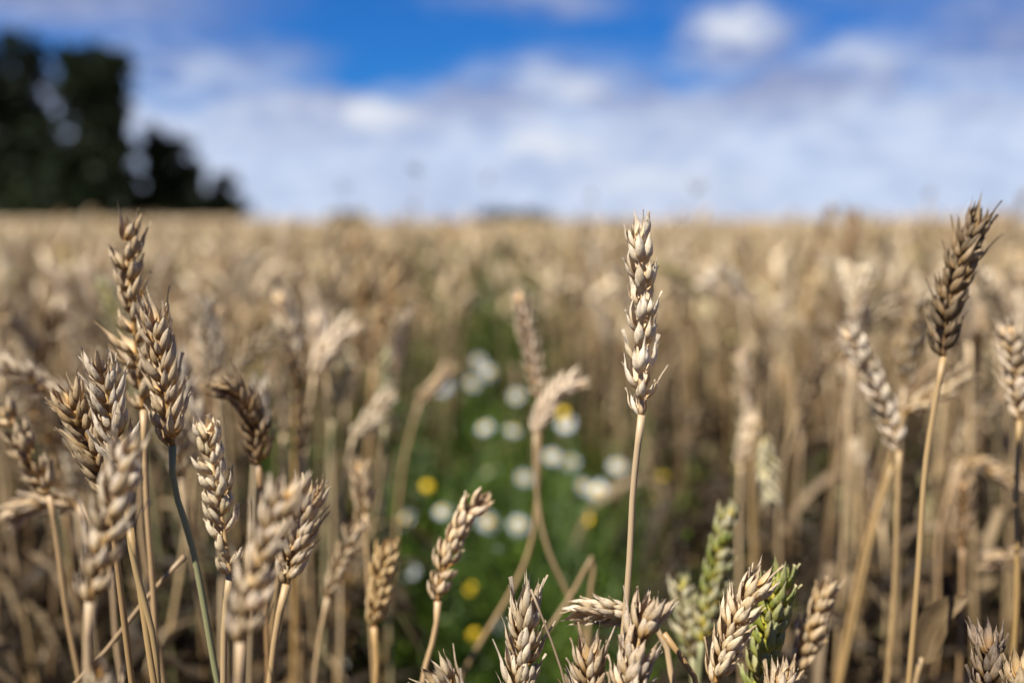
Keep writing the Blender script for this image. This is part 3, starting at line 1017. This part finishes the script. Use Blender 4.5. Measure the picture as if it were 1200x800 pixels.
def wheat(label, ear=None, d=.4, d_tip=None, stalk=(), stalk_d=None, n=15, scale=1.0, tint=STRAW, green=0.0, stalk_tint=None, stalk_green=0.0,
          roll=0.0, bend=0.0, open_=1.0, beak=1.0, fine=None, r=.00132, leaf=None, seed=None, plump=False, name='wheat_plant', cat='wheat plant', group='wheat plants in the field'):
    """ear = ((base px, py), ..., (tip px, py)); the stalk leaves the ear base through the points of stalk"""
    seed = len(ALL_PLANTS) + 40 if seed is None else seed
    rg = np.random.default_rng(seed)
    d_tip = d if d_tip is None else d_tip
    stalk_d = d if stalk_d is None else stalk_d
    fine = (.34 <= d <= .52) if fine is None else fine
    if ear:
        ks = np.linspace(0, 1, len(ear))
        axis = [np.array(P(x, y, d + (d_tip - d) * k)) for (x, y), k in zip(ear, ks)]
        down = [axis[0]]
    else:
        down = []
    m = len(stalk)
    down += [np.array(P(x, y, d + (stalk_d - d) * (i + 1) / max(1, m))) for i, (x, y) in enumerate(stalk)]
    if len(down) == 1:
        down.append(down[0] + (axis[0] - axis[1]) * .6 + np.array([0, 0, -.05]))
    if ear:                                            # let the stalk leave along the ear's axis
        t0 = (axis[0] - axis[1]); t0 /= np.linalg.norm(t0)
    pts = to_ground(down)
    base = Vector((float(pts[-1][0]), float(pts[-1][1]), 0))
    root = link(name, None)
    root.location = base
    tag(root, label, cat, group)
    b = np.array(base)
    col = (*tint, green)
    scol = (*(stalk_tint or tint), stalk_green)
    for q in pts[1:-1]:
        q += rg.normal(0, .0008, 3) * (r > .0006)
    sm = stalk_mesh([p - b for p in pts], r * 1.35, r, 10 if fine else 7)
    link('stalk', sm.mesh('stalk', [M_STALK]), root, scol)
    if ear:
        axis = [a - b for a in axis]
        view = np.array(cam.location) - np.array(base) - axis[len(axis) // 2]
        t = axis[-1] - axis[0]
        t = t / np.linalg.norm(t)
        v = view - t * view.dot(t); v /= np.linalg.norm(v)
        s = np.cross(t, v)
        ref = s * math.cos(R(roll)) + v * math.sin(R(roll))
        scale *= .95
        if fine:
            p40, lay = ear_layout(axis, ref, n, scale, rg, open_, True, len(ALL_PLANTS) > 0)
            V, f, uv = tube(p40, np.linspace(.0013, .0007, len(p40)) * scale, 7)
            uv = uv.copy(); uv[:, 1] *= .2
            e = link('ear', MB().add(V, f, uv).mesh('ear', [M_HUSK]), root, col)
            pool = SPIKE_PLUMP_ME if plump else SPIKE_FINE_ME
            for M, p, sc in lay:
                k = link('spikelet', pool[int(rg.integers(len(pool)))], e)
                M4 = Matrix(M.tolist()).to_4x4()
                kb = 1 + max(-.6, rg.normal(0, .05))
                k.matrix_local = Matrix.Translation(Vector(p.tolist())) @ M4 @ Matrix.Diagonal((sc, sc * kb, sc * (1 + .12 * (beak - 1)), 1))
                j = max(.5, rg.normal(1, .07 if tint[0] > .6 else .28))
                gg = min(1, max(0, green + (rg.normal(0, .22) if green else 0)))
                k.color = (col[0] * j, col[1] * j, col[2] * j, gg)
        else:
            link('ear', ear_merged(axis, ref, n, scale, rg, SPIKE_MID, open_).mesh('ear', [M_HUSK]), root, col)
    if leaf:
        for lp, wdt in leaf:
            lw = [np.array(P(x, y, dd)) - b for x, y, dd in lp]
            link('leaf', MB().add(*leaf_strip(lw, wdt, (0.2, -1, .3))).mesh('leaf', [M_LEAF]), root, scol)
    ALL_PLANTS.append(root)
    return root


# --- in focus
wheat('tall straight pale ear in sharp focus standing alone against the sky', ((752, 486), (751, 420), (753, 330), (747, 250)), .402, stalk=((744, 570), (737, 650), (731, 730), (725, 810)),
      n=13, scale=1.0, tint=(1.24, 1.19, 1.10), roll=56, open_=.95, beak=1.0, r=.001285, stalk_tint=(0.934, 0.875, 0.805), seed=9)
wheat('dark sooty ear on a golden stalk rising above the horizon at the right', ((1106, 418), (1116, 340), (1134, 285), (1153, 240)), .465, .45, ((1088, 540), (1074, 670), (1064, 800)),
      n=19, scale=.95, tint=(.50, .405, .30), roll=35, open_=1.6, beak=1.6, stalk_tint=(0.798, 0.692, 0.505), r=.0013)
wheat('pointed straw ear with two long beaks at its tip, left of the grey bristle', ((606, 850), (612, 770), (621, 682)), .405, n=14, scale=1.02, tint=(1.0, .93, .84), roll=50, open_=1.2, beak=2.2)
wheat('ear lying level behind the tall ear stalk, its tip to the left', ((742, 722), (705, 716), (664, 722)), .43, stalk=((770, 735), (790, 800)), n=9, scale=.9, tint=(1.05, .96, .86), roll=60, beak=1.8)
wheat('small bristly ear tip at the bottom edge, right of the pointed straw ear', ((690, 880), (690, 810), (690, 742)), .40, n=14, scale=.95, tint=(.86, .76, .66), roll=25, open_=1.6, beak=2)
wheat('grey brown ear partly covering the foot of the tall ear stalk', ((728, 850), (744, 770), (768, 688)), .372, .385, n=14, scale=1.05, tint=(.84, .75, .68), roll=30, open_=1.2)
wheat('straw ear leaning right with one long curved beak, against the dark green ear', ((838, 800), (862, 730), (896, 662)), .405, n=15, scale=.95, tint=(1.02, .93, .80), roll=40, open_=1.1, beak=1.8)
wheat('dark green unripe ear behind the straw ear with the curved beak', ((888, 830), (900, 740), (915, 655)), .43, n=16, scale=1.0, green=.95, roll=30, plump=True, tint=(.8, .8, .6), stalk_green=.8, open_=1.1, beak=1.4)
wheat('yellow green unripe ear standing upright left of the dark green one', ((822, 752), (838, 670), (858, 584)), .53, n=17, scale=.95, green=.72, roll=35, plump=True, stalk_green=.7, fine=True)
wheat('half green ear with a whitish tip, just right of the grey brown ear', ((812, 770), (804, 720), (797, 668)), .54, n=13, scale=.9, green=.5, roll=45, plump=True, tint=PALE, stalk_green=.6, fine=True)
wheat('brown ear leaning right, blurred, at the bottom right of the green ears', ((925, 810), (950, 740), (974, 672)), .49, n=14, scale=.95, tint=(.92, .78, .6), roll=35)
wheat('short straw ear tip at the bottom edge, right of the dark green ear', ((908, 880), (914, 820), (919, 772)), .40, n=12, scale=.95, tint=(.95, .86, .76), roll=45, beak=1.8)
wheat('bristly straw ear tip cut by the bottom edge, left of the pointed ear', ((560, 880), (530, 815), (498, 782)), .39, n=12, scale=.95, tint=(.9, .8, .68), roll=45, beak=2)
wheat('black weathered ear at the bottom edge near the right corner', ((1160, 850), (1158, 790), (1163, 730)), .41, n=13, scale=.95, tint=(.40, .34, .31), roll=30, beak=1.8)
wheat('small ear tip cut by the lower right corner', ((1200, 860), (1196, 815), (1196, 765)), .40, n=12, scale=.9, tint=(.9, .78, .62), roll=30, beak=1.6)
# --- left cluster
wheat('tallest ear of the left cluster, its tip against the dark trees', ((168, 480), (158, 390), (150, 310), (148, 246)), .455, n=18, scale=1.0, tint=(.95, .82, .66), roll=35, stalk=((172, 580), (178, 700), (182, 800)), open_=1.3, beak=1.4, fine=True)
wheat('ear with greenish lower husks on a grey green stalk, right of the tallest left ear', ((202, 522), (196, 470), (186, 400), (181, 350)), .42, n=15, scale=1.0, tint=(.96, .84, .70), roll=40, stalk=((204, 560), (222, 640), (250, 790)),
      open_=1.4, stalk_tint=(0.681, 0.681, 0.634), stalk_green=.55, beak=1.5)
wheat('grey straw ear seen broadside with neat two rows, front of the left cluster', ((148, 575), (132, 500), (118, 412)), .40, n=15, scale=.98, tint=(1.0, .93, .86), roll=8, open_=1.1, beak=1.7, stalk=((152, 640), (178, 760), (190, 830)), stalk_tint=(0.801, 0.719, 0.509))
wheat('brown bristly ear leaning left from the left cluster', ((128, 580), (102, 510), (68, 450)), .41, n=16, scale=.95, tint=(.80, .66, .48), roll=15, open_=1.5, beak=1.8)
wheat('big blurred near ear at the lower left, leaning right', ((106, 705), (128, 610), (160, 500)), .315, .325, n=13, scale=.86, tint=(1.0, .92, .84), roll=30, stalk=((104, 760), (106, 830)), fine=True, open_=1.2)
wheat('cream ear with plump grains in two plaited rows, right of the left cluster', ((270, 672), (256, 580), (238, 482)), .385, n=17, scale=.80, tint=(1.2, 1.12, .96), roll=8, open_=.65, beak=.6, plump=True, stalk=((267, 720), (266, 810)), stalk_tint=(0.896, 0.808, 0.662))
wheat('large blurred near ear left of centre, leaning right over its neighbour', ((282, 752), (305, 660), (342, 552)), .305, .31, n=13, scale=.84, tint=(1.02, .92, .82), roll=30, fine=True, open_=1.2)
wheat('straw ear close behind the large blurred near ear', ((336, 684), (352, 620), (368, 558)), .375, n=13, scale=.85, tint=(.98, .88, .78), roll=30, stalk=((330, 720), (316, 815)), stalk_tint=(0.882, 0.765, 0.589), beak=1.6)
wheat('brown nodding ear with its tip bent left, above the plaited cream ear', ((303, 545), (297, 490), (275, 458), (246, 452)), .49, .475, n=15, scale=.95, tint=(.62, .48, .34), roll=45, stalk=((306, 620), (312, 740)), open_=1.2)
wheat('ear lying nearly level at the left picture edge', ((104, 480), (50, 452), (-10, 418)), .56, n=14, scale=1.0, tint=(.95, .85, .74), roll=40, stalk=((150, 520), (165, 640)))
wheat('brown ear on a slanting stalk at the left edge below the level one', ((58, 580), (30, 525), (-2, 462)), .50, n=14, scale=1.0, tint=(.85, .72, .56), roll=35, stalk=((68, 630), (82, 720), (96, 810)))
wheat('pale blurred ear drooping across the left edge near the slanting stalk', ((92, 592), (50, 590), (0, 616)), .55, n=13, scale=1.0, tint=(1, .9, .82), roll=35, stalk=((120, 640), (140, 760)))
wheat('blurred ear tip at the lower left corner edge', ((120, 880), (118, 820), (110, 762)), .315, n=12, scale=.8, tint=(.95, .86, .74), roll=30, fine=True)
wheat('upright blurred ear behind the left cluster', ((252, 440), (246, 395), (238, 345)), .66, n=14, scale=1.0, tint=STRAW, roll=30, stalk=((256, 520), (262, 700)))
wheat('whitish blurred ear behind the grey green stalk', ((240, 520), (222, 470), (204, 410)), .62, n=14, scale=1.05, tint=PALE, roll=30, stalk=((254, 600), (262, 760)))
wheat('blurred upright ear just right of the brown nodding ear', ((300, 520), (303, 480), (306, 440)), .62, n=13, scale=.95, tint=PALE, roll=30, stalk=((296, 600), (292, 760)))
wheat('upright pale ear on a thick golden stalk, left of the crossed white ears', ((344, 424), (338, 380), (322, 332)), .72, n=14, scale=1.2, tint=(1.25, 1.17, 1.05), roll=30, stalk=((346, 470), (346, 560), (345, 760)), stalk_tint=(0.859, 0.713, 0.449), r=.0019)
wheat('white ear leaning right of a crossed pair', ((368, 440), (388, 405), (418, 372)), .78, n=13, scale=1.3, tint=(1.4, 1.34, 1.25), roll=30, stalk=((362, 500), (355, 700)))
wheat('upright ear of the crossed white pair', ((382, 420), (376, 390), (370, 356)), .82, n=12, scale=1.2, tint=(1.35, 1.28, 1.2), roll=30, stalk=((388, 500), (392, 700)))
wheat('yellow green short ear right of the crossed white pair', ((390, 490), (398, 455), (404, 420)), .80, n=12, scale=1.0, green=.4, tint=PALE, stalk_green=.5, roll=30, stalk=((384, 560), (380, 720)))
wheat('light green upright ear left of the daisies', ((450, 500), (450, 450), (452, 404)), .78, n=14, scale=.95, green=.55, tint=PALE, stalk_green=.4, roll=30, stalk=((452, 580), (456, 760)))
wheat('pale ear leaning right across the light green one', ((414, 512), (436, 490), (462, 452)), .74, n=13, scale=1.0, tint=PALE, roll=30, stalk=((404, 570), (398, 760)))
wheat('straw ear leaning right beside the topmost daisies', ((492, 470), (512, 450), (532, 424)), .92, n=13, scale=1.1, tint=(1, .86, .7), roll=30, stalk=((478, 520), (460, 700)))
wheat('blurred upright ear above the small golden ear', ((428, 602), (424, 570), (418, 532)), .60, n=13, scale=.9, tint=(1.0, .86, .68), roll=30, stalk=((432, 660), (440, 790)))
wheat('slim straw ear leaning right, left of the small golden ear', ((384, 700), (402, 655), (422, 606)), .57, n=14, scale=.85, tint=(.98, .88, .76), roll=30, stalk=((372, 760), (366, 830)))
wheat('small golden brown ear standing upright left of the leaning ear', ((438, 734), (446, 685), (456, 626)), .52, n=14, scale=.85, tint=(1.0, .80, .50), roll=35, stalk=((440, 770), (440, 830)), fine=True, plump=True)
wheat('straw ear leaning right over the dark green gap, its tip near a daisy', ((513, 704), (525, 650), (548, 605), (576, 576)), .475, n=15, scale=.82, tint=(1.06, .92, .76), roll=40, stalk=((510, 735), (498, 780), (488, 830)), open_=.7, beak=1.0, plump=True)
wheat('taller upright ear of the pale twin ears right of the daisies', ((632, 465), (622, 405), (606, 334)), .66, n=17, scale=.95, tint=(1.12, 1.0, .88), roll=30, stalk=((629, 540), (625, 630), (540, 800)), stalk_tint=(0.852, 0.752, 0.624), r=.0013)
wheat('white curved ear of the twin pair, arching to the right', ((628, 508), (640, 480), (658, 456), (688, 442)), .64, n=15, scale=.95, tint=(1.4, 1.32, 1.22), roll=30, stalk=((630, 560), (640, 640), (668, 700)), stalk_tint=(0.816, 0.734, 0.617))
# --- right side
wheat('whitish ear leaning left, below the dark sooty ear', ((1054, 528), (1034, 470), (1008, 415), (986, 374)), .57, n=18, scale=.95, tint=(1.28, 1.22, 1.14), roll=25, fine=True, plump=True, open_=.7, stalk=((1054, 590), (1046, 690), (1038, 810)), stalk_tint=(0.84, 0.729, 0.547))
wheat('ear pointing right behind the golden stalk of the dark ear', ((1058, 484), (1096, 462), (1142, 428)), .66, n=13, scale=1.0, tint=(1.0, .9, .78), roll=30, stalk=((1040, 540), (1010, 660), (980, 800)), stalk_tint=(0.787, 0.658, 0.447), r=.0013)
wheat('pale ear at the right picture edge on a golden stalk', ((1195, 492), (1190, 430), (1183, 368)), .52, n=15, scale=.98, tint=(1.1, 1.0, .9), roll=30, stalk=((1194, 590), (1190, 690), (1184, 810)), stalk_tint=(0.781, 0.652, 0.407), fine=True)
wheat('dim narrow ear in the shade right of the golden stalk', ((1128, 642), (1130, 600), (1129, 555)), .66, n=13, scale=.9, tint=(.72, .58, .46), roll=30, stalk=((1126, 720), (1120, 820)))
wheat('drooping blurred ear high at the right edge of the shade', ((1132, 538), (1165, 552), (1206, 574)), .75, n=12, scale=1.0, tint=(.95, .82, .7), roll=30, stalk=((1112, 580), (1098, 760)))
wheat('level ear low at the right edge', ((1210, 652), (1180, 654), (1146, 660)), .66, n=12, scale=.9, tint=(.9, .78, .68), roll=30, stalk=((1230, 700), (1235, 800)))
wheat('white upright blurred ear pair member in front of the right stand, left one', ((876, 500), (872, 450), (868, 404)), .84, n=14, scale=1.1, tint=(1.25, 1.18, 1.1), roll=30, stalk=((880, 580), (888, 760)), stalk_tint=(0.834, 0.717, 0.513))
wheat('white upright blurred ear pair member in front of the right stand, right one', ((868, 545), (876, 510), (884, 478)), .80, n=11, scale=1.0, tint=(1.3, 1.22, 1.1), roll=30, stalk=((866, 620), (870, 760)))
wheat('whitish green ear hanging in the right stand', ((896, 510), (900, 560), (906, 600)), .72, n=13, scale=.95, green=.45, tint=PALE, roll=30, stalk=((890, 485), (884, 540), (890, 760)), stalk_tint=(0.834, 0.717, 0.513))
wheat('bent pale ear arching left in the right stand', ((870, 350), (850, 318), (822, 340)), 1.05, n=13, scale=1.1, tint=PALE, roll=30, stalk=((878, 450), (880, 640)))
wheat('brown dark ear standing above the skyline left of the sooty ear', ((992, 310), (998, 275), (1003, 242)), 1.15, n=13, scale=1.1, tint=(.72, .55, .4), roll=30, stalk=((986, 400), (980, 640)))

# --- straws without an ear in the picture
wheat('thin grey bristle of straw crossing in front of the pointed ear', None, .40, stalk=((622, 690), (640, 735), (655, 775), (664, 810)), stalk_d=.39, r=.00045, tint=(0.511, 0.478, 0.456), name='straw', cat='straw', group='bare straws')
wheat('broken straw bent over like a knee, behind the level ear', None, .60, stalk=((640, 742), (672, 695), (700, 652), (694, 690), (690, 760)), r=.00128, tint=(0.754, 0.66, 0.55), name='straw', cat='straw', group='bare straws')
wheat('golden straw in sharp focus at the lower left, beside the near ear', None, .40, stalk=((152, 618), (162, 680), (178, 760), (186, 820)), r=.0013, tint=(0.809, 0.693, 0.461), name='straw', cat='straw', group='bare straws')
wheat('straw slanting down to the left behind the near left ear', None, .46, stalk=((216, 652), (176, 700), (116, 772), (90, 800)), r=.0011, tint=(0.721, 0.644, 0.556), name='straw', cat='straw', group='bare straws')
wheat('brown straw with a kernel at its top, right of the grey brown ear', None, .405, stalk=((778, 742), (792, 762), (806, 782), (820, 815)), r=.0011, tint=(0.718, 0.569, 0.37), name='straw', cat='straw', group='bare straws')
wheat('thick yellow straw slanting left below the whitish leaning ear', None, .64, stalk=((1046, 545), (1026, 620), (1003, 710), (984, 800)), r=.00128, tint=(0.773, 0.662, 0.452), name='straw', cat='straw', group='bare straws')
wheat('golden straw rising beside the large near ear', None, .52, stalk=((330, 640), (322, 720), (312, 810)), r=.0013, tint=(0.776, 0.665, 0.472), name='straw', cat='straw', group='bare straws')
wheat('straw bearing one pale pointed dry leaf, right of the golden stalk', None, .50, stalk=((1080, 770), (1074, 800), (1070, 830)), r=.0011, tint=(0.79, 0.702, 0.547),
      leaf=[([(1079, 775, .50), (1086, 745, .50), (1102, 718, .495), (1124, 704, .49), (1136, 700, .49)], .015)], name='straw', cat='straw', group='bare straws')

N_HERO = len(ALL_PLANTS)


# ------------------------------------------------------------------ the nearer wheat behind, plant by plant (prototypes, then copies)
def make_proto(rg, k):
    h = rg.uniform(.76, .87)
    az = rg.uniform(0, 2 * np.pi)
    dv = np.array([math.cos(az), math.sin(az), 0])
    nod = [rg.uniform(.05, .3), rg.uniform(.1, .45), rg.uniform(.4, .9), rg.uniform(.03, .2), rg.uniform(.05, .25), rg.uniform(1.0, 2.2) if k == 5 else rg.uniform(.2, .6), rg.uniform(.05, .35)][k % 7]
    L = rg.uniform(.070, .095)
    lean = rg.uniform(.01, .09)
    top = np.array([0, 0, h - L * max(0, math.cos(nod)) * .9]) + dv * lean
    dirv = dv * math.sin(nod) + np.array([0, 0, math.cos(nod)])
    d2 = dv * math.sin(nod + .3) + np.array([0, 0, math.cos(nod + .3)])
    axis = [top, top + dirv * L * .5, top + dirv * L * .5 + d2 * L * .5]
    st = [top, top - dirv * .02 * (1 + nod) - np.array([0, 0, .035]), np.array([0, 0, h * .55]) + dv * lean * .35, np.array([0, 0, h * .2]) + dv * lean * .05, np.array([0, 0, -.005])]
    a2 = rg.uniform(0, 6.28)
    leaves = []
    for hh in (rg.uniform(.2, .36), rg.uniform(.38, .52), rg.uniform(.55, .70)):
        b0 = np.array([0, 0, h * hh]) + dv * lean * hh * .5
        a2 += rg.uniform(1.5, 4)
        dd = np.array([math.cos(a2), math.sin(a2), 0])
        dr = rg.uniform(-.10, .03)
        leaves.append(MB().add(*leaf_strip([b0, b0 + dd * .025 + [0, 0, .05], b0 + dd * .07 + [0, 0, .05 + dr * .3], b0 + dd * .12 + [0, 0, dr]], .0095, tuple(dd * -.3 + np.array([0, 0, 1])), seg=9, v0=hh * .75)))
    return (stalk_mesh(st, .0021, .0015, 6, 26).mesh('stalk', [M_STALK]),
            ear_merged(axis, (-dv[1], dv[0], 0) if k % 2 else (.3, -.9, .2), int(rg.integers(13, 18)), rg.uniform(.92, 1.08), rg, SPIKE_MID, rg.uniform(.8, 1.4)).mesh('ear', [M_HUSK]),
            [l.mesh('leaf', [M_LEAF]) for l in leaves], nod, h)


rgM = np.random.default_rng(77)
PROTOS = [make_proto(rgM, k) for k in range(20)]


def place_mid(x, y, s, ang, tilt, tint, proto, label, group):
    st, er, lf, nod, h = proto
    root = link('wheat_plant', None)
    root.location = (x, y, 0); root.rotation_euler = (tilt[0], tilt[1], ang); root.scale = (s, s, s)
    tag(root, label, 'wheat plant', group)
    for nm, me in [('stalk', st), ('ear', er)] + [('leaf', l) for l in lf]:
        o = bpy.data.objects.new(nm, me)
        COL.objects.link(o); o.parent = root
        o.color = tint
    return root


def mid_plants(total):
    rg = np.random.default_rng(123)
    k = 0
    pts = []
    # clear line of sight to the hand-placed plants: the random ones start a little further back
    tries = 0
    while len(pts) < total and tries < 60000:
        tries += 1
        y = .70 + .95 * rg.random() ** 1.1
        x = rg.uniform(-.60, .60) * (y + .1)
        if abs(x - lane_x(y)) < lane_w(y) + .03 + (.05 if y < 1.3 else 0): continue
        if any((x - a) ** 2 + (y - b) ** 2 < .034 ** 2 for a, b in pts): continue
        pts.append((x, y))
    pts.sort(key=lambda p: p[1])
    tints = plant_tint(rg, len(pts))
    for (x, y), t in zip(pts, tints):
        pr = PROTOS[int(rg.integers(len(PROTOS)))]
        s = rg.uniform(.91, 1.04) * (1.07 if rg.random() < .12 else 1)
        if y < 1.35: s = min(s, (.845 + .02 * rg.random()) / pr[4])
        side = 'left' if x < lane_x(y) else 'right'
        near = 'front' if y < 1.15 else 'back'
        lab = f'blurred ripe wheat plant {"among the front rows" if near == "front" else "in the rows further back"} {side} of the green gap'
        place_mid(x, y, s, rg.uniform(0, 6.28), (rg.normal(0, .05), rg.normal(0, .05)), tuple(float(q) for q in t), pr, lab,
                  f'wheat plants of the {near} rows {side} of the green gap')
    print('heroes', N_HERO, 'mid', len(pts))


mid_plants(300 - N_HERO)
